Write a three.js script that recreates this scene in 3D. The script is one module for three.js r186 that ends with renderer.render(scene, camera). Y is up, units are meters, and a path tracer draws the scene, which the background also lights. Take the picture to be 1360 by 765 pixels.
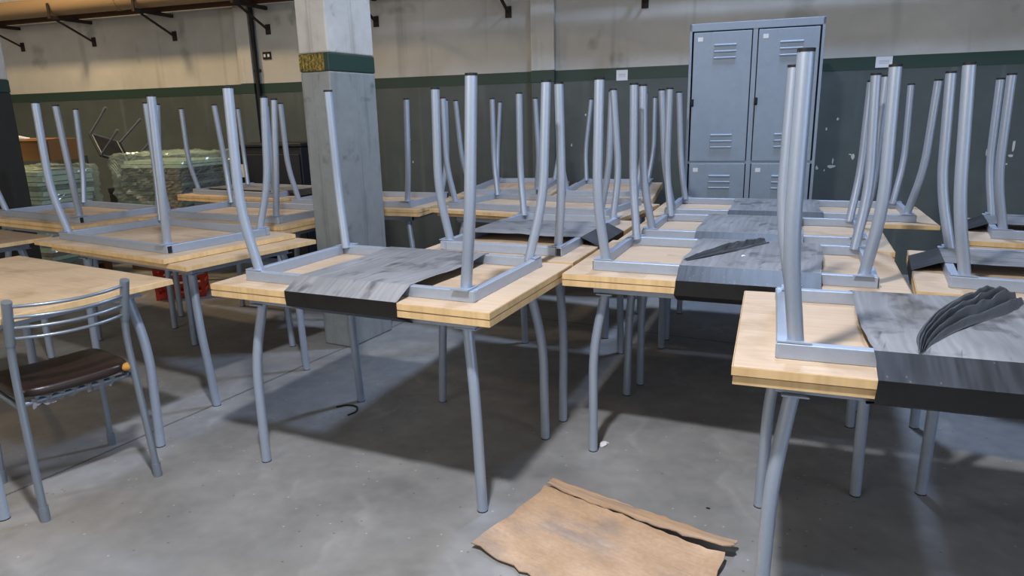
import * as THREE from 'three';
import { RoundedBoxGeometry } from 'three/addons/geometries/RoundedBoxGeometry.js';
import { mergeGeometries, toCreasedNormals } from 'three/addons/utils/BufferGeometryUtils.js';
import { RectAreaLightUniformsLib } from 'three/addons/lights/RectAreaLightUniformsLib.js';

// ---------------------------------------------------------------- camera, sky, exposure, lights
const scene = new THREE.Scene();
const camera = new THREE.PerspectiveCamera(45.35, 1360 / 765, 0.05, 60);
camera.position.set(0, 1.374, 0);
camera.rotation.set(-0.2442, 0, -0.0239, 'YXZ');
scene.background = new THREE.Color(0x9fb4cc);
const renderer = new THREE.WebGLRenderer({ antialias: true });
renderer.toneMapping = THREE.LinearToneMapping;
renderer.toneMappingExposure = 1.07;
renderer.shadowMap.enabled = true;
RectAreaLightUniformsLib.init();
// [x, y, z, size, colour, intensity]: the hall's hanging high-bay lamps, the third one added as wall fill
const HIGH_BAYS = [
  [-0.3, 3.4, -0.9, 0.17, 0xf4f3f6, 1430],
  [-4.7, 4.3, -6.1, 0.42, 0xffd9a2, 190],
  [1.7, 4.6, -4.4, 0.42, 0xc2d9ff, 235],  // added fill lamp, brightens the back wall and lockers
  [4.3, 5.8, 3.6, 0.34, 0xdce8ff, 60],
];
// added glowing fill panels, out of view, in the frame of the back wall: [along, height, out from wall, turn, width, height, colour, intensity]
const FILL_PANELS = [
  [7.42, 2.2, 7.6, Math.PI / 2, 4.6, 3.0, 0xcbe0ff, 0.95],
  [-2.5, 3.6, 10.4, 0, 5.2, 3.0, 0xfff0dc, 2.2],
];

// ---------------------------------------------------------------- helpers
let seed = 20240611;
const rnd = () => { seed = (seed * 1664525 + 1013904223) >>> 0; return seed / 4294967296; };
const rr = (a, b) => a + (b - a) * rnd();
function hash(x, y, s) { let h = (x * 374761393 + y * 668265263 + s * 2147483647) | 0; h = Math.imul(h ^ (h >>> 13), 1274126177); return ((h ^ (h >>> 16)) >>> 0) / 4294967296; }
function vnoise(x, y, s, px = 0, py = 0) {
  const xi = Math.floor(x), yi = Math.floor(y); let fx = x - xi, fy = y - yi; fx = fx * fx * (3 - 2 * fx); fy = fy * fy * (3 - 2 * fy);
  const w = (v, p) => p ? ((v % p) + p) % p : v;
  const a = hash(w(xi, px), w(yi, py), s), b = hash(w(xi + 1, px), w(yi, py), s), c = hash(w(xi, px), w(yi + 1, py), s), d = hash(w(xi + 1, px), w(yi + 1, py), s);
  return a + (b - a) * fx + (c - a) * fy + (a - b - c + d) * fx * fy;
}
function fbm(x, y, s, oct = 4, px = 0, py = 0) { let v = 0, a = 0.5, t = 0; for (let i = 0; i < oct; i++) { v += a * vnoise(x, y, s + i * 17, px, py); t += a; a *= 0.5; x *= 2; y *= 2; px *= 2; py *= 2; } return v / t; }
function tex(w, h, fn, srgb = true, repeat = true) {
  const d = new Uint8Array(w * h * 4);
  for (let j = 0; j < h; j++) for (let i = 0; i < w; i++) { const c = fn(i / w, j / h); const k = (j * w + i) * 4; for (let m = 0; m < 3; m++) d[k + m] = Math.max(0, Math.min(255, c[m])); d[k + 3] = 255; }
  const t = new THREE.DataTexture(d, w, h); t.magFilter = THREE.LinearFilter; t.minFilter = THREE.LinearMipmapLinearFilter; t.generateMipmaps = true;
  if (repeat) t.wrapS = t.wrapT = THREE.RepeatWrapping;
  if (srgb) t.colorSpace = THREE.SRGBColorSpace; t.needsUpdate = true; return t;
}
const scaled = (t, rx, ry) => { const c = t.clone(); c.repeat.set(rx, ry); c.needsUpdate = true; return c; };
const mat = (o) => new THREE.MeshPhysicalMaterial(o);
// uv in metres from the dominant axis of the normal
function metreUV(g, ox = 0, oy = 0) {
  if (g.index) g = g.toNonIndexed();
  const p = g.attributes.position, n = g.attributes.normal, uv = new Float32Array(p.count * 2);
  for (let i = 0; i < p.count; i += 3) {
    let ax = 0, ay = 0, az = 0; for (let k = 0; k < 3; k++) { ax += n.getX(i + k); ay += n.getY(i + k); az += n.getZ(i + k); }
    ax = Math.abs(ax); ay = Math.abs(ay); az = Math.abs(az);
    for (let k = i; k < i + 3; k++) {
      const x = p.getX(k), y = p.getY(k), z = p.getZ(k);
      const [u, v] = ay >= ax && ay >= az ? [x, z] : (az >= ax ? [x, y] : [z, y]);
      uv[2 * k] = u + ox; uv[2 * k + 1] = v + oy;
    }
  }
  g.setAttribute('uv', new THREE.BufferAttribute(uv, 2)); return g;
}
function box(w, h, d, x = 0, y = 0, z = 0, r = 0) {
  const g = r > 0 ? new RoundedBoxGeometry(w, h, d, 2, Math.min(r, w / 2.01, h / 2.01, d / 2.01)) : new THREE.BoxGeometry(w, h, d);
  const m = metreUV(g); m.translate(x, y, z); return m;
}
const strip = (g) => { const o = g.index ? g.toNonIndexed() : g; for (const k of Object.keys(o.attributes)) if (!['position', 'normal', 'uv'].includes(k)) o.deleteAttribute(k); return o; };
const merge = (a) => a.length === 1 ? a[0] : mergeGeometries(a.map(strip));
function part(name, geos, material, parent) {
  const m = new THREE.Mesh(Array.isArray(geos) ? merge(geos) : geos, material); m.name = name; m.castShadow = m.receiveShadow = true; parent.add(m); return m;
}
const used = {};
const numbered = (n) => { const k = used[n] = (used[n] ?? -1) + 1; return k ? `${n}_${String(k).padStart(3, '0')}` : n; };
function thing(name, label, category, pos = [0, 0, 0], yaw = 0, group) {
  const g = new THREE.Group(); g.name = numbered(name); g.position.set(...pos); g.rotation.y = yaw; g.userData = { label, category }; if (group) g.userData.group = group; scene.add(g); return g;
}
function structure(name, label, category, pos = [0, 0, 0], yaw = 0) { const g = thing(name, label, category, pos, yaw); g.name = name; g.userData.kind = 'structure'; return g; }
function tube(points, r, seg = 24, rad = 12, closed = false) { return metreTube(new THREE.TubeGeometry(new THREE.CatmullRomCurve3(points.map(p => new THREE.Vector3(...p)), closed, 'centripetal'), seg, r, rad, closed)); }
const metreTube = (g) => g;
function bar(a, b, r, rad = 10) { // straight round bar with closed ends
  const A = new THREE.Vector3(...a), B = new THREE.Vector3(...b), d = B.clone().sub(A), g = new THREE.CylinderGeometry(r, r, d.length(), rad);
  g.applyQuaternion(new THREE.Quaternion().setFromUnitVectors(new THREE.Vector3(0, 1, 0), d.clone().normalize())); const c = A.add(B).multiplyScalar(0.5); g.translate(c.x, c.y, c.z); return g;
}
function flatBar(a, b, w, h) { // rectangular bar between two points
  const A = new THREE.Vector3(...a), B = new THREE.Vector3(...b), d = B.clone().sub(A), g = new THREE.BoxGeometry(w, d.length(), h);
  g.applyQuaternion(new THREE.Quaternion().setFromUnitVectors(new THREE.Vector3(0, 1, 0), d.clone().normalize())); const c = A.add(B).multiplyScalar(0.5); g.translate(c.x, c.y, c.z); return g;
}

// ---------------------------------------------------------------- textures and materials
const woodTex = [0, 1].map(k => tex(512, 512, (u, v) => {
  const g = fbm(u * 6, v * 96, 3 + k, 4, 6, 96), f = vnoise(u * 20, v * 256, 9 + k, 20, 256), b = fbm(u * 3, v * 3, 21 + k, 4, 3, 3), sm = fbm(u * 8 + 3 * b, v * 10, 31 + k, 4, 0, 0);
  const t = (g - 0.5) * 16 + (f - 0.5) * 7 + (b - 0.5) * 26 + (sm > 0.56 ? (sm - 0.56) * -70 : 0);
  return k ? [197 + t, 175 + t * 1.02, 150 + t * 1.05] : [200 + t, 175 + t, 143 + t * 1.0];
}));
const woodBump = tex(256, 256, (u, v) => { const g = 128 + (fbm(u * 5, v * 90, 5, 3, 5, 90) - 0.5) * 120; return [g, g, g]; }, false);
const M = {};
M.woodTop = mat({ map: woodTex[0], bumpMap: woodBump, bumpScale: 0.0004, roughness: 0.52 });
M.woodUnder = mat({ map: woodTex[1], bumpMap: woodBump, bumpScale: 0.0006, roughness: 0.62 });
M.woodGrey = mat({ map: woodTex[1], color: 0xc9c6c6, roughness: 0.5 });
const edgeTex = tex(256, 64, (u, v) => { const t = (fbm(u * 40, v * 3, 45, 3, 40, 3) - 0.5) * 26 + (vnoise(u * 120, v * 4, 46, 120, 4) - 0.5) * 10; return [222 + t, 190 + t, 140 + t]; });
M.edge = mat({ map: edgeTex, roughness: 0.5 });
const paintSpeck = tex(256, 256, (u, v) => { const n = fbm(u * 24, v * 24, 61, 3, 24, 24), w = vnoise(u * 90, v * 90, 62, 90, 90); const t = (n - 0.5) * 10 + (w > 0.93 ? -12 : 0); return [222 + t, 224 + t, 228 + t]; });
M.steel = mat({ color: new THREE.Color().setRGB(0.56, 0.65, 0.78), map: scaled(paintSpeck, 3, 3), metalness: 0.45, roughness: 0.4 });
M.rail = mat({ color: new THREE.Color().setRGB(0.56, 0.65, 0.78), map: scaled(paintSpeck, 3, 3), metalness: 0.45, roughness: 0.43 });
M.cap = mat({ color: 0x17181b, roughness: 0.6 });
const filmBump = tex(512, 512, (u, v) => { const a = fbm(u * 30 + 2 * fbm(u * 4, v * 4, 70, 3, 4, 4), v * 5, 71, 4), b = fbm(u * 9, v * 9, 72, 4, 9, 9); const t = 128 + (a - 0.5) * 150 + (b - 0.5) * 90; return [t, t, t]; }, false);
const filmTex = tex(512, 512, (u, v) => { // black film with grey dust smears and rubbed streaks
  const w = fbm(u * 5, v * 5, 80, 4, 5, 5), s = fbm(u * 60 + w * 4, v * 6, 81, 3), q = fbm(u * 16 + w * 3, v * 16, 82, 4); let t = 19 + (w - 0.5) * 6 + (s - 0.5) * 6;
  if (q > 0.6) t -= (q - 0.6) * 60; return [t * 0.98, t, t * 1.04];
});
M.film = mat({ map: filmTex, bumpMap: filmBump, bumpScale: 0.0008, roughness: 0.34, ior: 1.6, side: THREE.DoubleSide });
const greyStreakTex = tex(512, 512, (u, v) => { // grey film tone with darker streaks and smears
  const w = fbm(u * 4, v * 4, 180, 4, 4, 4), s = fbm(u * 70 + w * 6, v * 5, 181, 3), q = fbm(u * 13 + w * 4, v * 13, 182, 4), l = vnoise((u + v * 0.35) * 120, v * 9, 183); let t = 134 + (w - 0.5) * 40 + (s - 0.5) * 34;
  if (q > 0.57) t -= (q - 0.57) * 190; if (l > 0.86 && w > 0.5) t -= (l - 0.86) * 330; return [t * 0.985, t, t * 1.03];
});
M.filmPaleGrey = mat({ map: greyStreakTex, bumpMap: filmBump, bumpScale: 0.0008, roughness: 0.5, side: THREE.DoubleSide });  // paler grey for the top stretch of the film
const midGreyTex = tex(256, 256, (u, v) => { const w = fbm(u * 6, v * 6, 190, 4, 6, 6), s = vnoise(u * 110, v * 14, 191, 110, 14), p = hash(Math.floor(u * 256), Math.floor(v * 256), 192); let t = 42 + (w - 0.5) * 28 + (s - 0.5) * 26 + (p > 0.995 ? 60 : 0); return [t * 0.94, t, t * 1.12]; });
M.filmKnot = mat({ map: greyStreakTex, color: 0x9aa0a8, bumpMap: filmBump, bumpScale: 0.0012, roughness: 0.4, side: THREE.DoubleSide });
M.filmMidGrey = mat({ map: midGreyTex, bumpMap: filmBump, bumpScale: 0.0008, roughness: 0.45, side: THREE.DoubleSide });  // darker grey for the slopes of the film
const floorTex = tex(2048, 2048, (u, v) => {
  const x = u * 11, y = v * 11;
  const a = fbm(x * 0.7, y * 0.7, 100, 5), b = fbm(x * 4 + a * 2, y * 4, 101, 5), c = fbm(x * 22, y * 22, 102, 3), st = fbm(x * 1.6 + 8, y * 5, 103, 4), sp = hash(Math.floor(u * 2048), Math.floor(v * 2048), 104);
  let t = 138 + (a - 0.5) * 14 + (b - 0.5) * 26 + (c - 0.5) * 16; if (st > 0.62) t -= (st - 0.62) * 70; if (st < 0.36) t += (0.36 - st) * 40;
  const scuff = fbm(x * 9 + b * 3, y * 2.4, 105, 3); if (scuff > 0.66) t += (scuff - 0.66) * 60;
  if (sp > 0.9993) t += 60; else if (sp < 0.0006) t -= 55;
  const br = fbm(x * 1.1 + 30, y * 1.1, 106, 4); const w = Math.max(0, br - 0.5) * 26;
  // straight saw-cut joint, filled with dirt
  const X = -5.5 + x, Z = -8.5 + y, dj = Math.abs((X + 1.72) * 0.877 + (Z + 2.86) * 0.480 + 0.012 * (vnoise(y * 6, 0, 107) - 0.5)), dk = Math.abs((X + 1.6) * -0.480 + (Z + 5.6) * 0.877);
  if (dj < 0.0062 || dk < 0.0055) t -= 46;
  return [t + w * 0.6 - 2, t - 0.5, t - w * 0.8 + 1];
}, true, false);
const grainBump = tex(512, 512, (u, v) => { const t = 128 + (fbm(u * 40, v * 40, 110, 4, 40, 40) - 0.5) * 120; return [t, t, t]; }, false);
const floorRough = tex(512, 512, (u, v) => { const t = 150 + (fbm(u * 9, v * 9, 112, 4, 9, 9) - 0.5) * 110; return [t, t, t]; }, false);
M.floor = mat({ map: floorTex, bumpMap: scaled(grainBump, 7, 7), bumpScale: 0.0012, roughnessMap: scaled(floorRough, 3, 3), roughness: 1.0 });
const plasterTex = tex(1024, 512, (u, v) => {
  const a = fbm(u * 8, v * 4, 120, 5, 8, 4), b = fbm(u * 60, v * 30, 121, 3, 60, 30), s = fbm(u * 120, v * 3, 122, 3, 120, 3), q = fbm(u * 30 + a * 3, v * 15, 123, 4);
  let t = 196 + (a - 0.5) * 34 + (b - 0.5) * 14; if (s > 0.64) t -= (s - 0.64) * 90; if (q > 0.68) t -= (q - 0.68) * 200; return [t - 1, t - 1, t - 5];
});
const paintTex = tex(1024, 512, (u, v) => { const a = fbm(u * 8, v * 4, 130, 5, 8, 4), b = fbm(u * 70, v * 35, 131, 3, 70, 35), s = fbm(u * 100, v * 4, 132, 3, 100, 4); let t = (a - 0.5) * 22 + (b - 0.5) * 10; if (s > 0.66) t += (s - 0.66) * 60; return [78 + t, 87 + t, 86 + t]; });
M.plaster = mat({ map: scaled(plasterTex, 0.12, 0.24), color: 0xf4f6f8, bumpMap: scaled(grainBump, 1.2, 1.2), bumpScale: 0.0015, roughness: 0.85 });
M.lowerPaint = mat({ map: scaled(paintTex, 0.12, 0.24), bumpMap: scaled(grainBump, 1.2, 1.2), bumpScale: 0.0015, roughness: 0.55 });
M.columnPlaster = mat({ map: scaled(plasterTex, 0.4, 0.8), color: 0xffffff, bumpMap: scaled(grainBump, 2, 2), bumpScale: 0.002, roughness: 0.8 });
M.greenBand = mat({ color: 0x263f38, roughness: 0.5, bumpMap: scaled(grainBump, 1.2, 1.2), bumpScale: 0.001 });
M.columnPaint = mat({ map: scaled(plasterTex, 0.4, 0.8), color: 0xb4bcc2, bumpMap: scaled(grainBump, 2, 2), bumpScale: 0.002, roughness: 0.6 });
M.shadedPaint = mat({ map: scaled(paintTex, 0.4, 0.8), color: 0x9a8f86, roughness: 0.6 });  // shade on the far column is put into this colour
M.hall = mat({ color: 0xb9b6ae, roughness: 0.9 });
M.roof = mat({ color: 0xa9a7a2, roughness: 0.9 });
M.chip = mat({ color: 0xc9ccca, roughness: 0.9 });
M.locker = mat({ color: new THREE.Color().setRGB(0.38, 0.47, 0.57), map: scaled(paintSpeck, 1, 1), roughness: 0.42 });
M.dark = mat({ color: 0x0e0f10, roughness: 0.7 });
M.paper = mat({ color: 0xe4e6e8, roughness: 0.8 });
M.rust = mat({ color: 0x4a2f22, roughness: 0.8 });
M.bracket = mat({ color: 0x2a211c, roughness: 0.8 });
M.pipe = mat({ color: 0x9a8468, roughness: 0.5, metalness: 0.1, bumpMap: scaled(grainBump, 2, 2), bumpScale: 0.001 });
const cardTex = tex(1024, 512, (u, v) => { const a = fbm(u * 6, v * 6, 140, 5), b = fbm(u * 70, v * 70, 141, 2), q = fbm(u * 5 + 9, v * 8, 142, 5), fl = vnoise(u * 4, v * 160, 143); let t = (a - 0.5) * 40 + (b - 0.5) * 14 + (fl - 0.5) * 7; const g = Math.max(0, q - 0.52) * 150; const dot = hash(Math.floor(u * 700), Math.floor(v * 350), 144) > 0.9992 ? -70 : 0; return [184 + t - g * 0.6 + dot, 154 + t - g * 0.32 + dot, 125 + t + g * 0.05 + dot]; });
M.card = mat({ map: cardTex, roughness: 0.8, bumpMap: scaled(grainBump, 1.4, 1.4), bumpScale: 0.0008, side: THREE.DoubleSide });
M.brownBox = mat({ color: 0x8a6238, roughness: 0.8 });
M.leather = mat({ color: 0x2c201d, roughness: 0.34, bumpMap: scaled(grainBump, 5, 5), bumpScale: 0.0006 });
M.foam = mat({ color: 0xc78f45, roughness: 0.95 });
M.lining = mat({ color: 0x8e9196, roughness: 0.9, side: THREE.DoubleSide });
M.chairSteel = mat({ color: new THREE.Color().setRGB(0.27, 0.32, 0.38), metalness: 0.6, roughness: 0.34 });
M.wrap = mat({ color: 0xeaf4ec, transmission: 0.86, thickness: 0, roughness: 0.16, ior: 1.5, side: THREE.DoubleSide });
M.greenBoard = mat({ color: 0x5c7263, roughness: 0.5 });
M.paleBoard = mat({ color: 0xc3d0c4, roughness: 0.5 });
M.blackBoard = mat({ color: 0x1a211e, roughness: 0.45 });
M.brownBoard = mat({ color: 0x6a4a2c, roughness: 0.55 });
M.navy = mat({ color: 0x23252c, roughness: 0.5 });
M.redPlastic = mat({ color: 0xa02a16, roughness: 0.45 });

// ---------------------------------------------------------------- structure
const WY = -0.3187, WALL = [0, 0, -6.75]; // back wall frame: +x along the wall, +z into the hall
const wu = (u, h, off = 0) => [WALL[0] + u * 0.9496 - off * 0.3134, h, WALL[2] + u * 0.3134 + off * 0.9496];
const HL = -9, HR = 7.5, HD = 10.8, HC = 6.9;
{
  const f = structure('floor', 'worn grey concrete floor with stains and a saw-cut joint', 'floor');
  const g = new THREE.BoxGeometry(26, 0.2, 26); g.translate(0, -0.1, -1);
  const uv = g.attributes.uv, p = g.attributes.position; for (let i = 0; i < p.count; i++) uv.setXY(i, (p.getX(i) + 5.5) / 11, (p.getZ(i) + 8.5) / 11);
  floorTex.wrapS = floorTex.wrapT = THREE.MirroredRepeatWrapping;
  part('slab', g, M.floor, f);
  const w = structure('wall_back', 'long plastered wall, pale above a dark green stripe and grey-green paint below', 'wall', WALL, WY);
  const cx = (HL + HR) / 2, L = HR - HL;
  part('lower_paint', box(L, 1.67, 0.25, cx, 0.835, -0.125), M.lowerPaint, w);
  part('green_stripe', box(L, 0.1, 0.252, cx, 1.72, -0.124), M.greenBand, w);
  part('upper_plaster', box(L, HC - 1.77, 0.25, cx, 1.77 + (HC - 1.77) / 2, -0.125), M.plaster, w);
  // flaked patches showing bare plaster
  const chips = [[2.85, 0.9, 0.035, 0.014], [2.86, 0.945, 0.006, 0.03], [3.01, 0.98, 0.013, 0.026], [2.99, 1.0, 0.012, 0.006], [3.09, 0.955, 0.006, 0.008], [3.07, 1.03, 0.006, 0.006], [2.79, 1.21, 0.006, 0.016], [2.87, 1.29, 0.011, 0.011], [2.74, 0.89, 0.01, 0.018], [2.8, 0.87, 0.006, 0.01], [4.14, 1.06, 0.009, 0.045], [4.13, 0.985, 0.018, 0.012], [3.97, 1.01, 0.01, 0.03], [4.11, 0.92, 0.008, 0.008], [-1.04, 1.17, 0.008, 0.02], [0.75, 1.37, 0.008, 0.01], [0.62, 1.1, 0.006, 0.012], [-0.12, 1.02, 0.006, 0.018], [-1.02, 0.95, 0.006, 0.014]];
  for (const [u, h, a, b] of chips) {
    const s = new THREE.Shape(); for (let i = 0; i < 11; i++) { const t = i / 11 * 6.283, k = rr(0.6, 1.25); s[i ? 'lineTo' : 'moveTo'](Math.cos(t) * a * k, Math.sin(t) * b * k); }
    const cg = new THREE.ExtrudeGeometry(s, { depth: 0.0025, bevelEnabled: false }); cg.translate(u, h, -0.0005); part('paint_chip', cg, M.chip, w);
  }
  const trims = [[0.25, 0.47], [-2.96, -2.79]];
  trims.forEach(([a, b], i) => {
    const t = structure('trim_' + (i + 1), i ? 'narrow wall pilaster near the dark cabinet, painted in the wall colours' : 'shallow wall pilaster left of the paper notice, painted in the wall colours', 'pilaster', WALL, WY);
    const x = (a + b) / 2, wd = b - a;
    part('lower_paint', box(wd, 1.668, 0.05, x, 0.834, 0.025, 0.006), M.lowerPaint, t);
    part('green_stripe', box(wd + 0.001, 0.1, 0.051, x, 1.72, 0.0255), M.greenBand, t);
    part('upper_plaster', box(wd, HC - 1.772, 0.05, x, 1.772 + (HC - 1.772) / 2, 0.025, 0.006), M.plaster, t);
  });
  const wl = structure('wall_left', 'pale side wall of the hall beyond the left columns', 'wall', WALL, WY); part('plaster', box(0.25, HC, HD, HL - 0.125, HC / 2, HD / 2 - 0.25), M.hall, wl);
  const wr = structure('wall_right', 'pale side wall of the hall on the lockers side', 'wall', WALL, WY); part('plaster', box(0.25, HC, HD, HR + 0.125, HC / 2, HD / 2 - 0.25), M.hall, wr);
  const wf = structure('wall_front', 'pale end wall of the hall behind the photographer', 'wall', WALL, WY); part('plaster', box(L + 0.5, HC, 0.25, cx, HC / 2, HD - 0.125), M.hall, wf);
  const ce = structure('ceiling', 'plain grey roof deck of the hall', 'ceiling', WALL, WY); part('deck', box(L + 0.5, 0.2, HD, cx, HC + 0.1, HD / 2 - 0.25), M.roof, ce);
}
function column(label, pos, yaw, w, d, mosaic, lower = M.columnPaint) {
  const c = structure('column', label, 'column', pos, yaw); c.name = numbered('column_shaft');
  part('lower_paint', box(w, 1.648, d, 0, 0.824, 0, 0.012), lower, c);
  part('green_stripe', box(w + 0.002, 0.097, d + 0.002, 0, 1.6965, 0, 0.006), M.greenBand, c);
  part('upper_plaster', box(w, HC - 1.746, d, 0, 1.745 + (HC - 1.745) / 2, 0, 0.012), M.columnPlaster, c);
  if (mosaic) {
    const mt = tex(128, 64, (u, v) => { const i = Math.floor(u * 22), j = Math.floor(v * 12), n = hash(i, j, 151), m = (i + j * 3) % 3; const t = 60 + n * 90 + (m ? 0 : 30); return [t * 1.0, t * 0.88, t * 0.42]; });
    const mg = new THREE.BoxGeometry(w * 0.84, 0.094, 0.004); mg.translate(-w * 0.06, 1.6965, d / 2 + 0.002); part('gold_pattern_band', mg, mat({ map: mt, roughness: 0.5 }), c);
  }
  return c;
}
column('square grey column with green stripe and gold patterned band, behind the front table', [-1.002, 0, -4.303], -0.486, 0.22, 0.41, true);
column('dark column at the wrapped pallets, shade put into its lower colour, with a dark stripe', [-4.15, 0, -5.62], -0.42, 0.3, 0.34, false, M.shadedPaint);

// ---------------------------------------------------------------- lamps and added fill panels
HIGH_BAYS.forEach(([x, y, z, s, col, I], i) => {
  const g = thing('high_bay_lamp', ['cool white hanging lamp over the front tables', 'warm hanging lamp over the far tables by the wrapped pallets', 'added cool white fill lamp over the tables before the lockers', 'cool white hanging lamp over the open floor behind the photographer'][i], 'lamp', [x, y, z]);
  const pr = [[0.02, 0.36], [0.09, 0.34], [0.1, 0.2], [s * 0.45, 0.12], [s * 0.72, 0.0], [s * 0.74, 0.0], [s * 0.74, 0.012]].map(a => new THREE.Vector2(...a));
  part('housing', new THREE.LatheGeometry(pr, 28), mat({ color: 0x7c8086, metalness: 0.6, roughness: 0.4, side: THREE.DoubleSide }), g);
  part('hanger', bar([0, 0.34, 0], [0, HC - y, 0], 0.008), M.dark, g);
  const e = new THREE.Mesh(new THREE.CylinderGeometry(s * 0.56, s * 0.56, 0.01, 28), mat({ color: 0xffffff, emissive: col, emissiveIntensity: 3 })); e.name = 'diffuser'; e.position.y = 0.03; g.add(e);
  const l = new THREE.RectAreaLight(col, I, s, s); l.position.set(0, 0.01, 0); l.rotation.x = -Math.PI / 2; l.name = 'lamp_light'; l.castShadow = true; g.add(l);
});
FILL_PANELS.forEach(([u, y, off, turn, w, h, col, I], i) => {  // unseen panels, added to brighten upright faces
  const g = structure('window_' + (i + 1), i ? 'added glowing fill panel at the warm end of the hall' : 'wide added glowing fill panel on the lockers side of the hall', 'window', wu(u, y, off), WY + turn);
  part('frame', [box(w + 0.16, 0.08, 0.1, 0, h / 2 + 0.04, 0), box(w + 0.16, 0.08, 0.1, 0, -h / 2 - 0.04, 0), box(0.08, h, 0.1, w / 2 + 0.04, 0, 0), box(0.08, h, 0.1, -w / 2 - 0.04, 0, 0)], M.locker, g);
  const e = new THREE.Mesh(new THREE.BoxGeometry(w, h, 0.02), mat({ color: 0xdddddd, emissive: col, emissiveIntensity: 1.0, roughness: 0.6 })); e.name = 'glowing_sheet'; g.add(e);
  const l = new THREE.RectAreaLight(col, I, w, h); l.name = 'panel_light'; l.position.z = -0.03; l.castShadow = true; g.add(l);
});

// ---------------------------------------------------------------- tables
const TT = 0.025, TH = 0.75, RH = 0.04, RW = 0.028;
const geoCache = {};
function topGeos(A, B) {
  const k = A + '_' + B; if (geoCache[k]) return geoCache[k];
  const o = rr(0, 3);
  const top = metreUV(new RoundedBoxGeometry(2 * A - 0.004, TT, 2 * B - 0.004, 2, 0.0025), o, o * 0.7); top.translate(0, -TT / 2, 0);
  const e = 0.0016, eb = [box(2 * A, TT - 0.004, e, 0, -TT / 2, B - e / 2 + 0.0004), box(2 * A, TT - 0.004, e, 0, -TT / 2, -B + e / 2 - 0.0004), box(e, TT - 0.004, 2 * B, A - e / 2 + 0.0004, -TT / 2, 0), box(e, TT - 0.004, 2 * B, -A + e / 2 - 0.0004, -TT / 2, 0)];
  const ra = A - 0.1, rb = B - 0.085, y = -TT - RH / 2;
  return geoCache[k] = {
    top, edge: merge(eb),
    long: box(2 * ra, RH, RW, 0, y, 0, 0.003), short: box(RW, RH, 2 * rb - 2 * RW - 0.002, 0, y, 0, 0.003), ra, rb,
    plug: box(0.003, RH - 0.008, RW - 0.008, 0, y, 0)
  };
}
const plateGeo = (() => { const s = new THREE.Shape(); s.moveTo(0.045, 0.03); s.lineTo(0.045, -0.035); s.lineTo(-0.035, 0.03); s.closePath(); const g = new THREE.ExtrudeGeometry(s, { depth: 0.004, bevelEnabled: false }); g.rotateX(Math.PI / 2); return g; })();
// leg: bent steel tube from the frame (base) to the foot; off = foot offset from the base in table axes
function legGeo(off, bend) {
  const h = TH - TT - RH + 0.012, dir = new THREE.Vector3(...bend), pts = [];
  for (let i = 0; i <= 22; i++) {
    const s = i / 22, k = 0.36, m = 0.034; // s: 0 at frame, 1 at foot
    let b = s < k ? s / k : (1 - s) / (1 - k); const r = 0.16; // rounded triangular bow
    const t = Math.abs(s - k); if (t < r) b -= (1 / k + 1 / (1 - k)) * (r - t) * (r - t) / (4 * r);
    pts.push([off[0] * s + dir.x * m * Math.max(0, b), -s * h, off[1] * s + dir.z * m * Math.max(0, b)]);
  }
  return pts;
}
function table({ label, x, z, yaw, A = 0.6, B = 0.385, inverted = false, feet = {}, group, topMat, single }) {
  const g = thing('dining_table', label, 'table', [x, inverted ? TH + 0.0008 : 0, z], 0, group);
  g.rotation.order = 'YXZ'; g.rotation.set(inverted ? Math.PI : 0, yaw, 0);
  const Y = inverted ? 0 : TH, G = topGeos(A, B);
  const put = (name, geo, m, px = 0, py = Y, pz = 0) => { const q = part(name, geo, m, g); q.position.set(px, py, pz); return q; };
  put('tabletop', G.top, topMat || (inverted ? M.woodUnder : M.woodTop)); put('edge_band', G.edge, M.edge);
  for (const s of [-1, 1]) {
    const lr = put('frame_rail', G.long, M.rail, 0, Y, s * (G.rb - RW / 2));
    put('frame_rail', G.short, M.rail, s * (G.ra - RW / 2), Y, 0);
    for (const e of [-1, 1]) { const pl = part('end_plug', G.plug, rnd() < 0.25 ? M.cap : M.rail, lr); pl.position.set(e * (G.ra + 0.0012), 0, 0); }
  }
  const bx = G.ra - 0.045, bz = G.rb - 0.032;
  for (const sx of [-1, 1]) for (const sz of [-1, 1]) {
    const vz = inverted ? -sz : sz; // seen side
    const f = feet[`${sx},${vz}`] || [sx * rr(0.038, 0.056), vz * rr(0.026, 0.042)];
    const off = [f[0], inverted ? -f[1] : f[1]];
    const a = Math.atan2(sz * 0.8, sx) + rr(-0.3, 0.3), pts = legGeo(off, [Math.cos(a), 0, Math.sin(a)]);
    const leg = part('leg', tube(pts, 0.0193, 26, 12), M.steel, g); leg.position.set(sx * bx, Y - TT - RH + 0.012, sz * bz);
    const e = pts[pts.length - 1]; const cp = part('foot_cap', new THREE.CylinderGeometry(0.0197, 0.0197, 0.008, 14), M.cap, leg); cp.position.set(e[0], e[1] + 0.002 - 0.002, e[2]);
    const pl = part('mounting_plate', plateGeo, M.rail, leg); pl.rotation.y = sx > 0 ? (sz > 0 ? 0 : Math.PI / 2) : (sz > 0 ? -Math.PI / 2 : Math.PI); pl.position.set(0, -0.013 - 0.0005 + 0.0, 0);
  }
  return g;
}
const PAIRG = 'tables stacked face to face in pairs';
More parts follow.
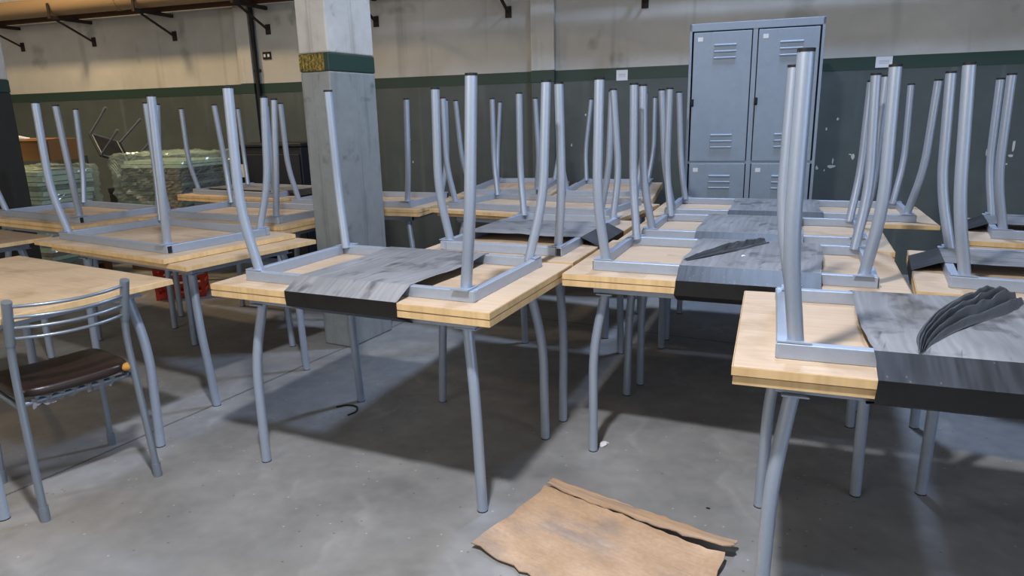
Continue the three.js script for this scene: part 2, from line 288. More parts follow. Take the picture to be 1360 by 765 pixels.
// [key, seen words, pose of upper, pose of lower, options]
const P = (o) => {
  const { up, lo = up } = o;
  table({ label: o.lowLabel, x: lo[0], z: lo[1], yaw: lo[2], A: o.Al || o.A, B: o.B, feet: o.lowFeet, group: PAIRG });
  table({ label: o.upLabel, x: up[0], z: up[1], yaw: up[2], A: o.A, B: o.B, feet: o.upFeet, inverted: true, group: PAIRG });
};
const PAIRS = [
  { up: [-0.456, -2.686, -0.433], upFeet: { '-1,1': [-0.036, 0.020], '1,1': [0.064, 0.028], '1,-1': [0.068, -0.043], '-1,-1': [-0.054, -0.031] }, lowFeet: { '-1,1': [-0.053, 0.03], '1,1': [0.043, 0.02], '1,-1': [0.04, -0.06], '-1,-1': [-0.064, -0.1] },
    upLabel: 'upturned beech table on the pair in front of the square column', lowLabel: 'upright beech table under the upturned one, in front of the square column' },
  { up: [0.9, -2.738, -0.403], upFeet: { '-1,1': [-0.026, 0.028], '-1,-1': [-0.036, -0.038], '1,1': [0.028, 0.033], '1,-1': [0.019, -0.037] }, lowFeet: { '-1,1': [-0.04, 0.035], '-1,-1': [-0.049, -0.06] },
    upLabel: 'upturned beech table with a twisted film strand, first of the row leading to the lockers', lowLabel: 'upright beech table carrying the first pair of the row leading to the lockers' },
  { up: [1.224, -1.718, -0.36], lo: [1.230, -1.722, -0.362], upFeet: { '-1,1': [-0.029, 0.035], '-1,-1': [-0.04, -0.035] }, lowFeet: { '-1,-1': [-0.055, -0.051], '-1,1': [-0.045, 0.02] },
    upLabel: 'upturned beech table under the big gathered knot of black film', lowLabel: 'upright beech table beneath the pair with the gathered knot of film' },
  { up: [0.145, -3.518, 1.157], upFeet: { '-1,-1': [-0.042, -0.021], '-1,1': [-0.053, 0.027], '1,1': [0.036, -0.017], '1,-1': [0.048, -0.039] }, lowFeet: { '-1,-1': [-0.03, -0.07], '-1,1': [-0.032, 0.03] },
    upLabel: 'upturned beech table turned end-on directly behind the front pair by the column', lowLabel: 'upright beech table turned end-on behind the front pair by the column' },
  { up: [1.228, -3.459, -0.394], upFeet: { '-1,1': [-0.056, 0.036], '-1,-1': [-0.036, -0.038], '1,1': [0.05, 0.035] },
    upLabel: 'upturned beech table, second of the row leading to the lockers', lowLabel: 'upright beech table carrying the second pair of the row leading to the lockers' },
  { up: [1.649, -4.146, -0.379], lo: [1.53, -4.197, -0.379], A: 0.76, Al: 0.6, upFeet: { '-1,1': [-0.08, 0.045], '-1,-1': [-0.07, -0.031], '1,1': [0.07, 0.038], '1,-1': [0.034, -0.037] },
    upLabel: 'long upturned table overhanging its partner right in front of the lockers', lowLabel: 'shorter upright table carrying the long upturned one before the lockers' },
  { up: [2.063, -2.294, -0.479], upFeet: { '-1,1': [-0.071, 0.033], '-1,-1': [-0.072, -0.037] },
    upLabel: 'upturned table wrapped lengthwise, just behind the pair with the gathered film knot', lowLabel: 'upright table of the lengthwise wrapped pair behind the gathered film knot' },
  { up: [2.794, -3.134, -0.52], upFeet: { '-1,1': [-0.057, 0.034], '-1,-1': [-0.045, -0.035] },
    upLabel: 'upturned table wrapped lengthwise, nearest the flaked patches on the wall', lowLabel: 'upright table of the pair nearest the flaked patches on the wall' },
  { up: [-1.895, -3.743, -0.56], lo: [-1.771, -3.692, -0.56], upFeet: { '-1,1': [-0.047, 0.029], '1,1': [0.064, 0.012], '1,-1': [0.075, -0.06], '-1,-1': [-0.047, -0.039] }, lowFeet: { '1,1': [0.026, -0.02], '1,-1': [0.035, -0.06] },
    upLabel: 'bare upturned table pushed askew on its partner behind the chair and table', lowLabel: 'upright table sticking out under the askew bare upturned table' },
  { up: [-3.021, -4.875, -0.519], upFeet: { '1,1': [0.041, 0.052], '-1,-1': [-0.025, -0.07] },
    upLabel: 'bare upturned table beside the dark column and wrapped pallets', lowLabel: 'upright table beside the dark column and wrapped pallets' },
  { up: [-1.737, -4.634, -0.45], A: 0.62, upFeet: { '-1,1': [0.0, -0.03], '1,1': [0.08, -0.0], '-1,-1': [-0.069, -0.013] },
    upLabel: 'upturned table whose end is hidden by the square column', lowLabel: 'upright table whose end is hidden by the square column' },
  { up: [-1.047, -5.23, -0.36],
    upLabel: 'upturned table directly behind the square column', lowLabel: 'upright table directly behind the square column' },
  { up: [0.23, -4.665, -0.54], lo: [0.262, -4.690, -0.54], A: 0.68, Al: 0.655, upFeet: { '1,1': [0.07, 0.022] },
    upLabel: 'upturned table behind the end-on pair, slipped forward over its partner', lowLabel: 'upright table behind the end-on pair, set back under its partner' },
  { up: [0.05, -5.95, 1.349], upFeet: { '-1,-1': [-0.06, -0.08], '-1,1': [-0.055, 0.009], '1,-1': [0.06, 0.03] },
    upLabel: 'upturned table end-on against the wall below the pilaster', lowLabel: 'upright table end-on against the wall below the pilaster' },
  { up: [0.82, -5.65, 1.3], upFeet: { '1,-1': [0.055, 0.03] },
    upLabel: 'upturned table end-on between the pilaster and the lockers', lowLabel: 'upright table end-on between the pilaster and the lockers' },
  { up: [-2.2, -6.12, -0.5],
    upLabel: 'upturned table with film lengthwise, in front of the dark cabinet', lowLabel: 'upright table in front of the dark cabinet' },
];
PAIRS.forEach(P);
table({ label: 'single upright beech table with the chair pushed up to its end', x: -2.15, z: -2.77, yaw: -0.53, A: 0.62, B: 0.4, feet: { '1,-1': [0.02, -0.03] }, group: 'single upright tables' });
table({ label: 'single upright table with a greyish top behind the table with the chair', x: -3.42, z: -4.02, yaw: -0.54, topMat: M.woodGrey, group: 'single upright tables' });

// ---------------------------------------------------------------- black stretch film bands
// along: 'z' wraps the short way, 'x' the long way; a..b is the strip across the other axis
function filmBand(label, pose, along, a, b, A = 0.6, B = 0.385, extra = 0, slopeMat = M.filmMidGrey) {
  const t = thing('film_band', label, 'film wrap', [pose[0], 0.75, pose[1]], pose[2], 'black film bands round the table pairs');
  const E = (along === 'z' ? B : A) + 0.002 + extra, R = along === 'z' ? B - 0.085 : A - 0.1, yt = TT + RH + 0.003, ye = TT + 0.003;
  const key = [[-R, yt], [R, yt], [E, ye], [E, -ye], [R, -yt], [-R, -yt], [-E, -ye], [-E, ye]]; const prof = [];
  const cnt = [40, 5, 4, 5, 12, 5, 4, 5];
  for (let k = 0; k < 8; k++) { const p = key[k], q = key[(k + 1) % 8]; for (let i = 0; i < cnt[k]; i++) { const s = i / cnt[k]; prof.push([p[0] + (q[0] - p[0]) * s, p[1] + (q[1] - p[1]) * s, k === 0 ? Math.sin(s * Math.PI) : 0]); } }
  const n = prof.length, m = 22, pos = [], uv = [], idx = []; const so = Math.floor(rr(1, 900)); let len = 0;
  for (let i = 0; i <= n; i++) {
    const p = prof[i % n]; if (i) { const q = prof[i - 1]; len += Math.hypot(p[0] - q[0], p[1] - q[1]); }
    for (let j = 0; j <= m; j++) {
      const s = j / m, wig = (vnoise((i % n) * 0.07, s > 0.5 ? 7 : 1, so) - 0.5) * 0.022 + (vnoise((i % n) * 0.6, s > 0.5 ? 3 : 9, so) - 0.5) * 0.003; let w = a + (b - a) * s + wig;
      const wr = p[2] * ((fbm(s * 9 + p[0] * 2.5, p[0] * 3, so, 3) - 0.62) * 0.016 - 0.002); const y = p[1] + wr;
      pos.push(along === 'z' ? w : p[0], y, along === 'z' ? p[0] : w); uv.push(w * 1.3 + so * 0.13, len * 0.8);
    }
  }
  // three stretches of the one sheet: paler grey top, the slopes down to the table edge, and the black sides and underside
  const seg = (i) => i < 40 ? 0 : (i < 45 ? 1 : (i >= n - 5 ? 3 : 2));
  [['grey_film_top', M.filmPaleGrey], ['film_slope', slopeMat], ['black_film_side', M.film], ['film_slope', slopeMat]].forEach(([name, mt], k) => {
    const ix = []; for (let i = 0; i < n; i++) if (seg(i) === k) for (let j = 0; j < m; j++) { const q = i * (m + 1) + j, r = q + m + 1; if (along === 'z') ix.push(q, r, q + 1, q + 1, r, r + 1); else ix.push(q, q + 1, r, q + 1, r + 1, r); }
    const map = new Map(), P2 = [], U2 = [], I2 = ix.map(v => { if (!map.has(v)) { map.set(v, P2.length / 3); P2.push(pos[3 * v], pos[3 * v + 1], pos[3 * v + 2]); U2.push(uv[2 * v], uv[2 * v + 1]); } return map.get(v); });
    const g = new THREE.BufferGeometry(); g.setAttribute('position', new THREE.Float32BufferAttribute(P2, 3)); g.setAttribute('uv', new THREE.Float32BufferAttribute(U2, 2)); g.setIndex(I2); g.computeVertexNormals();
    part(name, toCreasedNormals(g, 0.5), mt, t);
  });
  return t;
}
// a gathered, pleated roll of film lying on the band: centre line, width and height along it
function filmGather(parent, name, pts, wid, hgt, pleats, y0) {
  const c = new THREE.CatmullRomCurve3(pts.map(p => new THREE.Vector3(...p))), N = 70, K = 44, pos = [], uv = [], idx = [];
  for (let i = 0; i <= N; i++) {
    const s = i / N, p = c.getPoint(s), t = c.getTangent(s), nx = -t.z, nz = t.x, nl = Math.hypot(nx, nz) || 1, W = wid(s), Hh = hgt(s);
    for (let j = 0; j <= K; j++) {
      const f = j / K * 2 - 1, env = Math.pow(Math.max(0, 1 - f * f), 0.8), pl = 0.72 + 0.42 * Math.sin(f * pleats + 2.4 * fbm(s * 5, f * 2, 300, 3)) + 0.5 * (fbm(s * 14, f * 8 + s * 6, 301, 3) - 0.5);
      pos.push(p.x + nx / nl * f * W, y0 + p.y + Hh * env * pl, p.z + nz / nl * f * W); uv.push(f * W * 2, s * 0.5);
    }
  }
  for (let i = 0; i < N; i++) for (let j = 0; j < K; j++) { const q = i * (K + 1) + j, r = q + K + 1; idx.push(q, q + 1, r, q + 1, r + 1, r); }
  const g = new THREE.BufferGeometry(); g.setAttribute('position', new THREE.Float32BufferAttribute(pos, 3)); g.setAttribute('uv', new THREE.Float32BufferAttribute(uv, 2)); g.setIndex(idx); g.computeVertexNormals();
  return part(name, g, M.filmKnot, parent);
}
const up = (i) => PAIRS[i].up;
filmBand('black film band round the pair in front of the square column', up(0), 'z', -0.225, 0.255, 0.6, 0.385, 0, M.filmPaleGrey);
{
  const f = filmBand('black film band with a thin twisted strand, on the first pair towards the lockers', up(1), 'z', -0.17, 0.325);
  filmGather(f, 'twisted_strand', [[-0.16, 0, 0.2], [-0.06, 0, 0.02], [0.03, 0, -0.13], [0.1, 0, -0.27]], s => 0.008 + 0.02 * s, s => 0.008 + 0.02 * Math.sin(s * 2.6), 6, 0.066);
}
{
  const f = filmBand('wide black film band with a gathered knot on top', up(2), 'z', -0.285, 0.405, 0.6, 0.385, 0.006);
  filmGather(f, 'gathered_knot', [[-0.19, 0, 0.30], [-0.15, 0, 0.16], [-0.06, 0, -0.03], [0.05, 0, -0.19], [0.13, 0, -0.29]], s => 0.006 + 0.1 * Math.pow(s, 1.2) * (1 - 0.55 * Math.max(0, s - 0.75) / 0.25), s => 0.006 + 0.05 * Math.pow(s, 0.9) * (1 - 0.5 * Math.max(0, s - 0.85) / 0.15), 17, 0.064);
}
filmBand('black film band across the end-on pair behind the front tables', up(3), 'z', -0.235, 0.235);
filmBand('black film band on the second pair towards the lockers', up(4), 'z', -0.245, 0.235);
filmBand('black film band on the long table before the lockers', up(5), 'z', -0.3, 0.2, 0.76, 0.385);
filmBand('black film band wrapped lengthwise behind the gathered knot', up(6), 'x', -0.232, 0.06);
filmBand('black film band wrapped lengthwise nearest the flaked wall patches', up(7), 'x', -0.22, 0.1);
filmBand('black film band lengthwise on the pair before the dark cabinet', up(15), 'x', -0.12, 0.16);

// ---------------------------------------------------------------- lockers
{
  const w = 0.865, h = 1.96, d = 0.45;
  const L = thing('metal_locker', 'grey-blue steel locker cabinet with four louvred doors', 'locker', [1.754, 0, -5.128], -0.319);
  const z0 = d / 2, b = [box(w, h - 0.08, 0.02, 0, 0.08 + (h - 0.08) / 2, -z0 + 0.01), box(0.018, h - 0.08, d, -w / 2 + 0.009, 0.08 + (h - 0.08) / 2, 0, 0.003), box(0.018, h - 0.08, d, w / 2 - 0.009, 0.08 + (h - 0.08) / 2, 0, 0.003), box(w, 0.05, d, 0, h - 0.025, 0, 0.003), box(w, 0.05, d, 0, 0.105, 0, 0.003), box(0.03, h - 0.1, d - 0.004, 0, 0.08 + (h - 0.1) / 2, 0), box(w, 0.02, d - 0.01, 0, 1.02, -0.005)];
  part('body', b, M.locker, L);
  for (const [x, y] of [[-w / 2 + 0.05, 0.04], [w / 2 - 0.05, 0.04]]) part('leg', box(0.05, 0.08, d - 0.04, x, y, 0, 0.004), M.locker, L);
  const dw = 0.382, lw = 0.145;
  for (const sx of [-1, 1]) for (const [y0, y1] of [[0.14, 1.012], [1.028, 1.902]]) {
    const D = new THREE.Group(); D.name = 'door'; D.position.set(sx * 0.2125, 0, z0 - 0.009); L.add(D);
    const g = part('panel', box(dw, y1 - y0, 0.016, 0, (y0 + y1) / 2, 0, 0.004), M.locker, D);
    D.remove(g); L.remove(D); g.name = 'door'; g.position.set(sx * 0.2125, 0, z0 - 0.008); L.add(g);
    for (const yc of [y1 - 0.13, y0 + 0.14]) for (let k = -1; k <= 1; k++) {
      const lv = new THREE.CylinderGeometry(0.014, 0.014, lw, 10); lv.rotateZ(Math.PI / 2); lv.scale(1, 0.62, 0.8);
      const q = part('louvre', lv, M.locker, g); q.position.set(0.02, yc - k * 0.042, 0.006);
    }
    const st = part('number_sticker', box(0.034, 0.028, 0.001, 0, 0, 0), M.paper, g); st.position.set(-dw / 2 + 0.045, y1 - 0.045, 0.0086);
    const lt = part('latch', merge([box(0.022, 0.05, 0.012, 0, 0, 0, 0.003), box(0.012, 0.02, 0.022, 0, -0.006, 0.012, 0.003)]), M.dark, g); lt.position.set(-dw / 2 + 0.004, (y0 + y1) / 2 - 0.03, 0.012);
  }
}

// ---------------------------------------------------------------- chairs
function chairParts(t, dark) {
  const S = dark || M.chairSteel, hw = 0.185;
  for (const s of [-1, 1]) {
    part('rear_post', tube([[s * 0.2, 0, 0.235], [s * 0.197, 0.2, 0.215], [s * 0.192, 0.42, 0.192], [s * 0.188, 0.56, 0.182], [s * 0.187, 0.63, 0.188], [s * 0.187, 0.7, 0.208], [s * 0.187, 0.79, 0.24]], 0.0135, 34, 12), S, t);
    part('back_sleeve', bar([s * 0.187, 0.655, 0.194], [s * 0.187, 0.815, 0.25], 0.0165, 14), S, t);
    part('front_leg', tube([[s * 0.205, 0, -0.215], [s * 0.2, 0.2, -0.2], [s * 0.195, 0.41, -0.185], [s * 0.194, 0.425, -0.17]], 0.0125, 18, 10), S, t);
    part('side_rail', bar([s * 0.192, 0.418, -0.19], [s * 0.191, 0.418, 0.19], 0.011), S, t);
    for (const [x, z] of [[s * 0.2, 0.235], [s * 0.205, -0.215]]) part('foot_sleeve', bar([x, 0.0, z], [x - s * 0.001, 0.055, z + (z > 0 ? -0.005 : 0.004)], 0.0165, 12), S, t);
  }
  part('cross_rail', [bar([-0.19, 0.418, -0.17], [0.19, 0.418, -0.17], 0.01), bar([-0.19, 0.418, 0.15], [0.19, 0.418, 0.15], 0.01)], S, t);
  for (let k = 0; k < 4; k++) { const f = k / 3, y = 0.675 + f * 0.12, z = 0.2 + f * 0.043; part('back_rod', tube([[-hw, y, z], [-0.1, y - 0.003, z + 0.035], [0, y - 0.005, z + 0.047], [0.1, y - 0.003, z + 0.035], [hw, y, z]], 0.0062, 26, 8), S, t); }
}
function seatGeo() {
  const W = 0.2, D = 0.205, N = 22, pos = [], idx = [], rows = [];
  const outline = (i, n) => { const a = i / n * Math.PI * 2, c = Math.cos(a), s = Math.sin(a), e = 0.38; return [Math.sign(c) * Math.pow(Math.abs(c), e) * W * (1 + 0.04 * -s), Math.sign(s) * Math.pow(Math.abs(s), e) * D]; };
  const rings = [[0.0, 0.0], [0.5, 0.0], [0.9, 0.0], [0.985, 0.006], [1, 0.018], [0.985, 0.032], [0.93, 0.04], [0.75, 0.043], [0.45, 0.041], [0.0, 0.04]];
  const n = 48; for (const [k, y] of rings) { for (let i = 0; i < n; i++) { const [x, z] = outline(i, n); const lift = 0.012 * Math.pow(z * k / D, 2) * (z > 0 ? 0.8 : -1.3) + 0.008 * Math.pow(x * k / W, 2); pos.push(x * k, y + lift, z * k); } }
  for (let r = 0; r < rings.length - 1; r++) for (let i = 0; i < n; i++) { const a = r * n + i, b = r * n + (i + 1) % n, c = a + n, d = b + n; idx.push(a, b, c, b, d, c); }
  const g = new THREE.BufferGeometry(); g.setAttribute('position', new THREE.Float32BufferAttribute(pos, 3)); g.setAttribute('uv', new THREE.Float32BufferAttribute(pos.filter((_, i) => i % 3 !== 1), 2)); g.setIndex(idx); g.computeVertexNormals(); return g;
}
{
  const c = thing('chair', 'steel tube chair with four back rods and a worn dark brown padded seat', 'chair', [-1.755, 0, -2.52], 0.891);
  chairParts(c);
  const s = part('seat_cushion', seatGeo(), M.leather, c); s.position.set(0, 0.43, -0.01);
  const tg = new THREE.SphereGeometry(0.022, 14, 8); tg.scale(1.25, 0.75, 0.9); const tp = part('exposed_foam', tg, M.foam, s); tp.position.set(0.178, 0.03, 0.183);
  tp.userData.label = 'torn corner with bare yellow foam';
  const p = [], ix = []; const n = 40; for (let i = 0; i <= n; i++) { const x = -0.15 + 0.28 * i / n; const dd = 0.012 + 0.03 * fbm(i * 0.45, 1, 400, 3); p.push(x, 0.002, 0.165 + 0.01 * Math.sin(i), x + 0.004 * Math.sin(i * 2.1), -dd, 0.168 + 0.02 * (vnoise(i * 0.5, 3, 401) - 0.5)); if (i < n) { const a = i * 2; ix.push(a, a + 1, a + 2, a + 2, a + 1, a + 3); } }
  const lg = new THREE.BufferGeometry(); lg.setAttribute('position', new THREE.Float32BufferAttribute(p, 3)); lg.setAttribute('uv', new THREE.Float32BufferAttribute(p.filter((_, i) => i % 3 < 2), 2)); lg.setIndex(ix); lg.computeVertexNormals(); const ln = part('torn_lining', lg, M.lining, s); ln.userData.label = 'ragged grey lining hanging under the seat';
}

// ---------------------------------------------------------------- cardboard sheet, scraps
{
  const c = thing('cardboard_sheet', 'flattened brown cardboard sheet lying on the bare floor', 'cardboard', [0.28, 0.004, -1.95]);
  // main sheet and the folded strip along its far edge; corners in metres around the centre
  const sheet = (pts, lift, seedn) => {
    const nu = 26, nv = 12, pos = [], uv = [], idx = []; const [a, b, cc, d] = pts;
    for (let k = 0; k < 2; k++) for (let j = 0; j <= nv; j++) for (let i = 0; i <= nu; i++) {
      const u = i / nu, v = j / nv; let x = (a[0] * (1 - u) + b[0] * u) * (1 - v) + (d[0] * (1 - u) + cc[0] * u) * v, z = (a[1] * (1 - u) + b[1] * u) * (1 - v) + (d[1] * (1 - u) + cc[1] * u) * v;
      if (i === 0 || i === nu || j === 0 || j === nv) { x += (hash(i, j, seedn) - 0.5) * 0.012; z += (hash(i, j, seedn + 1) - 0.5) * 0.012; }
      pos.push(x, lift(u, v) + (k ? 0 : 0.0035), z); uv.push(u * 0.9, v * 0.9);
    }
    const o = (nu + 1) * (nv + 1); for (let j = 0; j < nv; j++) for (let i = 0; i < nu; i++) { const q = j * (nu + 1) + i, r = q + nu + 1; idx.push(q, q + 1, r, q + 1, r + 1, r); idx.push(o + q, o + r, o + q + 1, o + q + 1, o + r, o + r + 1); }
    const rim = []; for (let i = 0; i <= nu; i++) rim.push(i); for (let j = 1; j <= nv; j++) rim.push(j * (nu + 1) + nu); for (let i = nu - 1; i >= 0; i--) rim.push(nv * (nu + 1) + i); for (let j = nv - 1; j > 0; j--) rim.push(j * (nu + 1));
    for (let i = 0; i < rim.length; i++) { const p = rim[i], q = rim[(i + 1) % rim.length]; idx.push(p, p + o, q, q, p + o, q + o); }
    const g = new THREE.BufferGeometry(); g.setAttribute('position', new THREE.Float32BufferAttribute(pos, 3)); g.setAttribute('uv', new THREE.Float32BufferAttribute(uv, 2)); g.setIndex(idx); g.computeVertexNormals(); return toCreasedNormals(g, 0.6);
  };
  const W = (x, z) => [x - 0.28, z + 1.95];
  part('main_panel', sheet([W(0.11, -2.335), W(0.645, -1.885), W(0.42, -1.5), W(-0.15, -1.99)], (u, v) => 0.006 + 0.012 * Math.max(0, 1 - v * 5) + 0.01 * Math.max(0, 1 - u * 7) * v + 0.014 * Math.max(0, u - 0.9) * 8 * (1 - v), 500), M.card, c);
  part('folded_flap', sheet([W(0.135, -2.37), W(0.70, -1.945), W(0.668, -1.892), W(0.112, -2.322)], (u, v) => 0.0222 + 0.004 * (1 - v) + 0.024 * Math.pow(u, 6) * v + 0.012 * Math.pow(1 - u, 8) * v, 510), M.card, c);
}
const scrap = (label, x, z, r, m, name, cat, y = 0.002) => { const t = thing(name, label, cat, [x, y, z], rr(0, 3)); const g = new THREE.IcosahedronGeometry(r, 2); const p = g.attributes.position; for (let i = 0; i < p.count; i++) { const k = 0.6 + 0.9 * vnoise(p.getX(i) / r * 2 + 5, p.getZ(i) / r * 2 + p.getY(i) / r, 600); p.setXYZ(i, p.getX(i) * k, Math.abs(p.getY(i)) * 0.35 * k, p.getZ(i) * k * 0.7); } g.computeVertexNormals(); part('crumple', g, m, t); };
scrap('crumpled white paper scrap beside the curved table leg', 0.375, -2.70, 0.022, M.paper, 'paper_scrap', 'paper');
scrap('tiny pale crumb of plaster beyond the cardboard sheet', 0.37, -2.19, 0.009, M.chip, 'plaster_crumb', 'debris');
scrap('small dark pebble of grit on the floor right of the cardboard', 0.68, -2.19, 0.006, M.dark, 'grit_pebble', 'debris');
scrap('small pale crumb on the film of the first pair towards the lockers', 0.92, -2.68, 0.009, M.paper, 'film_crumb', 'debris', 0.8145);
{ const t = thing('cord_piece', 'short curved piece of dark cord under the front table', 'cord', [-0.83, 0.004, -3.13]); part('cord', tube([[-0.05, 0, -0.03], [0, 0, -0.05], [0.05, 0, -0.03], [0.06, 0, 0.03], [0.03, 0, 0.07]], 0.004, 24, 6), M.dark, t); }

// ---------------------------------------------------------------- wall notices, outlet, duct and brackets
[['square white paper notice on the green stripe between the pilaster and lockers', 1.08, 1.705, 0.1, 0.09], ['white paper notice on the green stripe past the lockers', 3.17, 1.725, 0.12, 0.085]].forEach(([label, u, h, w, hh], i) => {
  const t = thing('paper_notice', label, 'notice', wu(u, h, 0.003), WY);
  const nt = tex(64, 64, (a, b) => { const line = [0.35, 0.5, 0.62].some(y => Math.abs(b - y) < 0.02) && a > 0.2 && a < 0.8; return line ? [150, 155, 165] : [226, 229, 234]; });
  const g = new THREE.BoxGeometry(w, hh, 0.002); part('sheet', g, mat({ map: nt, roughness: 0.8 }), t);
});
{ const t = thing('wall_socket', 'small black double socket on the upper wall near the pilaster', 'socket', wu(-2.625, 2.045, 0.006), WY); part('plate', box(0.1, 0.075, 0.012, 0, 0, 0, 0.003), M.dark, t); for (const s of [-1, 1]) part('insert', box(0.025, 0.03, 0.006, s * 0.024, 0, 0.006, 0.002), M.paper, t); }
{ const t = thing('conduit', 'dark vertical conduit on the wall beside the narrow pilaster', 'conduit', wu(-2.75, 0, 0.035), WY); part('tube', bar([0, 0.02, 0], [0, 4.2, 0], 0.022, 12), M.dark, t); for (const h of [0.6, 1.9, 3.1]) part('clip', box(0.07, 0.03, 0.03, 0, h, -0.015), M.bracket, t); }
const BR = [[-6.02, 'above the dark column'], [-4.92, 'above the pale wrapped pallet'], [-3.78, 'above the dark green wrapped boards'], [-2.58, 'above the small wall socket'], [-1.33, 'half hidden by the square column'], [0.03, 'between the square column and the shallow pilaster'], [1.27, 'above the paper notice beside the lockers']];
BR.forEach(([u, where]) => {
  const t = thing('wall_bracket', 'rusty steel wall bracket ' + where, 'bracket', wu(u, 2.3, 0), WY, 'brackets under the duct');
  part('arm', box(0.035, 0.035, 0.52, 0, 0.205, 0.26, 0.003), M.bracket, t);
  part('diagonal_strut', flatBar([0, 0.0, 0.012], [0, 0.2, 0.47], 0.028, 0.012), M.bracket, t);
  part('wall_plate', box(0.06, 0.1, 0.008, 0, 0.0, 0.005, 0.002), M.bracket, t);
  part('end_stop', box(0.03, 0.16, 0.012, 0, 0.265, 0.51, 0.002), M.bracket, t);
});
{
  const t = thing('duct_pipe', 'long pale brown pipe running along the wall on brackets', 'pipe', wu(-1.6, 2.625, 0.4), WY); part('tube', bar([-6, 0, 0], [6, 0, 0], 0.092, 24), M.pipe, t);
  for (let k = -5; k <= 5; k += 2.5) part('joint_collar', bar([k, 0, 0], [k + 0.06, 0, 0], 0.098, 24), M.pipe, t);
  const t2 = thing('duct_pipe', 'thinner rusty pipe against the wall above the brackets', 'pipe', wu(-1.6, 2.595, 0.16), WY); part('tube', bar([-6, 0, 0], [6, 0, 0], 0.07, 20), M.rust, t2);
}

// ---------------------------------------------------------------- wrapped pallets and stored things by the far wall
function wrapShell(w, h, d, sd, parent, amp = 0.02) {
  const g = new THREE.BoxGeometry(w, h, d, 30, 46, 26), p = g.attributes.position;
  for (let i = 0; i < p.count; i++) { let x = p.getX(i), y = p.getY(i), z = p.getZ(i); const k = (fbm(x * 7 + 10 + z * 3, y * 16 + x * 5, sd, 3) - 0.5) * 2 * amp, k2 = (fbm(z * 7 + x * 4 + 20, y * 14 + x * 6, sd + 5, 3) - 0.5) * 2 * amp, k3 = (fbm(x * 8, z * 8 + 3, sd + 9, 3) - 0.5) * 2 * amp; p.setXYZ(i, x + k * Math.sign(x), y + (y > h * 0.49 ? k3 : 0), z + k2 * Math.sign(z)); }
  for (let i = 0; i < p.count; i++) { const X = p.getX(i), Y = p.getY(i), Z = p.getZ(i), f = (hash(Math.round(X * 400), Math.round(Y * 400), sd + Math.round(Z * 400)) - 0.5) * amp * 0.75; p.setXYZ(i, X + f * Math.sign(X), Y + (Y > h * 0.48 ? f : 0), Z + f * Math.sign(Z)); }
  const gg = g.toNonIndexed(); gg.computeVertexNormals(); const q = part('clear_wrap', gg, M.wrap, parent); q.position.y = h / 2 + 0.13; q.userData.label = 'crinkled clear stretch film'; return q;
}
function pallet(t, w, d) { const g = []; for (let k = 0; k < 5; k++) g.push(box(w / 5 - 0.03, 0.02, d, -w / 2 + (k + 0.5) * w / 5, 0.11, 0)); g.push(...[-1, 0, 1].map(s => box(w, 0.1, 0.08, 0, 0.05, s * (d / 2 - 0.05)))); part('pallet', g, M.brownBoard, t); }
{
  const t = thing('wrapped_stack', 'pallet of pale boards in clear film beside the dark column', 'wrapped pallet', [-4.26, 0, -6.40], -0.36, 'film-wrapped stacks by the far wall'); pallet(t, 0.62, 0.6);
  let y = 0.12; let k = 0; while (y < 1.0) { const h = rr(0.03, 0.055); part('board', box(rr(0.52, 0.58), h - 0.008, rr(0.48, 0.55), rr(-0.015, 0.015), y + h / 2, rr(-0.015, 0.015)), k % 4 === 1 ? M.greenBoard : (y < 0.35 && k % 3 === 0 ? M.brownBox : M.paleBoard), t); y += h; k++; }
  wrapShell(0.62, y - 0.13 + 0.03, 0.6, 700, t);
  const b = thing('cardboard_box', 'brown cardboard box standing on the pale wrapped pallet', 'box', [-4.14, 1.085, -6.38], -0.36); part('carton', box(0.36, 0.19, 0.3, 0, 0.095, 0, 0.004), M.brownBox, b); part('flap', box(0.36, 0.004, 0.14, 0.0, 0.2, 0.08), M.brownBox, b);
  b.children[1].rotation.x = 0.15;
  const s = thing('loose_chair_frame', 'pale curved chair frame lying on the wrapped pallet beside the column', 'chair frame', [-4.46, 1.085, -6.42], 0.5); part('hoop', tube([[-0.1, 0, 0.1], [-0.12, 0.12, 0.08], [-0.03, 0.2, 0.05], [0.1, 0.18, 0.02]], 0.022, 24, 10), M.paper, s); part('leg', bar([0.02, 0.0, 0.02], [-0.12, 0.32, 0.0], 0.012), M.chairSteel, s);
}
{
  const t = thing('wrapped_stack', 'low pallet of dark green and brown boards in clear film', 'wrapped pallet', [-3.24, 0, -6.78], -0.36, 'film-wrapped stacks by the far wall'); pallet(t, 0.8, 0.62);
  let y = 0.12, k = 0; while (y < 1.02) { const h = rr(0.022, 0.036); const tilt = part('board', box(rr(0.7, 0.75), h - 0.007, rr(0.53, 0.58), rr(-0.02, 0.02), 0, rr(-0.015, 0.015)), y > 0.98 ? M.paleBoard : (k % 3 === 0 ? M.greenBoard : M.blackBoard), t); tilt.position.y = y + h / 2; y += h; k++; }
  for (let j = 0; j < 12; j++) { const q = part('brown_offcut', box(0.2, 0.016, 0.05, 0.25 + rr(-0.01, 0.01), 0.62 + j * 0.03, 0.315), M.brownBoard, t); q.rotation.y = 0; }
  wrapShell(0.82, y - 0.13 + 0.06, 0.7, 720, t, 0.028);
}
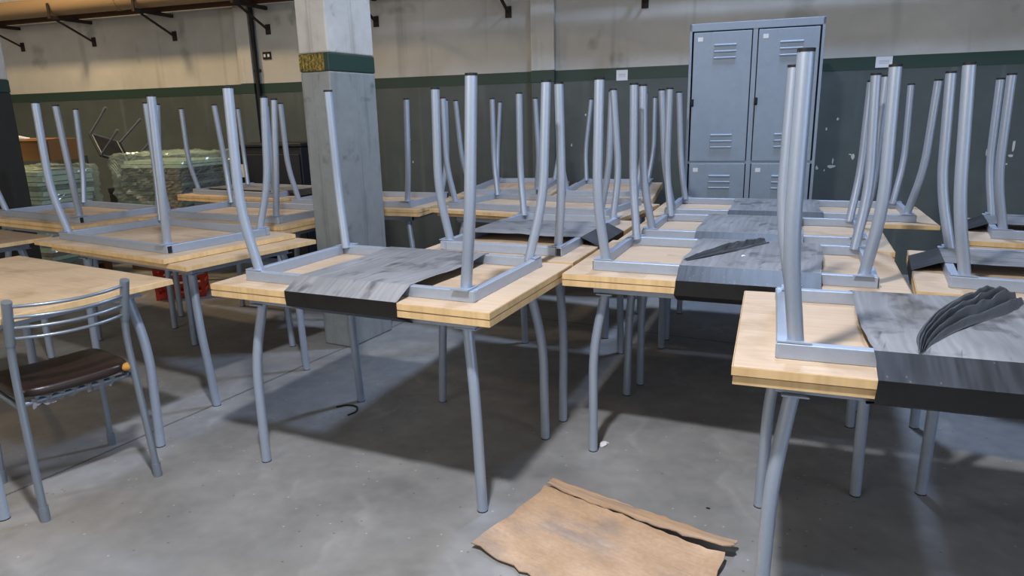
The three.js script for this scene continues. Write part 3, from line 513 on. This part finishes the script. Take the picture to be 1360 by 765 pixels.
{
  const t = thing('steel_cabinet', 'low dark cabinet with a white label near the far wall', 'cabinet', wu(-2.38, 0, 0.3), WY);
  part('body', box(0.8, 1.13, 0.4, 0, 0.565, 0, 0.01), M.navy, t); part('top_lid', box(0.83, 0.035, 0.44, 0, 1.15, 0, 0.008), M.navy, t); part('door', box(0.38, 1.0, 0.015, -0.195, 0.56, 0.216, 0.004), M.navy, t); part('door', box(0.38, 1.0, 0.015, 0.195, 0.56, 0.216, 0.004), M.navy, t);
  part('paper_label', box(0.12, 0.13, 0.002, -0.31, 0.9, 0.2245), M.paper, t);
}
{
  const k = thing('dark_carton', 'dark carton carrying the upturned chair by the far wall', 'box', [-4.02, 0, -7.56], -0.2); part('carton', box(0.44, 0.68, 0.4, 0, 0.34, 0, 0.006), M.navy, k); part('lid', box(0.45, 0.05, 0.41, 0, 0.705, 0, 0.006), M.navy, k);
  const t = thing('stacked_chair', 'upturned chair with legs in the air on the dark carton', 'chair', [-4.25, 1.38, -7.6], 0.7, 'chairs dumped by the far wall'); chairParts(t, M.chairSteel); part('seat', box(0.4, 0.03, 0.4, 0, 0.43, 0, 0.01), M.navy, t); t.rotation.order = 'YXZ'; t.rotation.set(Math.PI * 0.9, -0.5, 0.75);
  t.position.set(-3.95, 1.39, -7.4); t.scale.setScalar(0.85);
  const c2 = thing('stacked_chair', 'grey moulded chair shell with slots, standing between the wrapped pallets', 'chair', [-4.22, 0.0, -7.08], -0.3, 'chairs dumped by the far wall'); chairParts(c2, M.chairSteel); part('seat', box(0.42, 0.03, 0.4, 0, 0.44, 0, 0.01), M.navy, c2);
  const bs = new THREE.Shape(); bs.moveTo(-0.2, 0.48); bs.lineTo(0.2, 0.48); bs.lineTo(0.19, 1.1); bs.quadraticCurveTo(0, 1.17, -0.19, 1.1); bs.closePath(); for (let k = 0; k < 5; k++) { const h = new THREE.Path(); const x = -0.1 + k * 0.05; h.moveTo(x - 0.009, 0.85); h.lineTo(x + 0.009, 0.85); h.lineTo(x + 0.009, 0.95); h.lineTo(x - 0.009, 0.95); h.closePath(); bs.holes.push(h); }
  const bg = new THREE.ExtrudeGeometry(bs, { depth: 0.02, bevelEnabled: true, bevelSize: 0.004, bevelThickness: 0.004, bevelSegments: 2 }); bg.translate(0, 0, 0.2); part('slotted_backrest', bg, mat({ color: 0x4a4f4c, roughness: 0.45 }), c2);
}
{ const t = thing('plastic_crate', 'red plastic crate under the far tables', 'crate', [-2.72, 0, -5.55], 0.3); const g = []; for (const s of [-1, 1]) { for (let k = 0; k < 4; k++) { g.push(box(0.36, 0.035, 0.012, 0, 0.03 + k * 0.075, s * 0.13)); g.push(box(0.012, 0.035, 0.26, s * 0.18, 0.03 + k * 0.075, 0)); } for (const e of [-1, 1]) g.push(box(0.03, 0.29, 0.03, s * 0.17, 0.145, e * 0.12)); } part('slatted_body', g, M.redPlastic, t); part('base', box(0.35, 0.015, 0.25, 0, 0.0085, 0), M.redPlastic, t); }

scene.traverse(o => { if (o.isMesh) { o.castShadow = true; o.receiveShadow = true; } });
renderer.render(scene, camera);
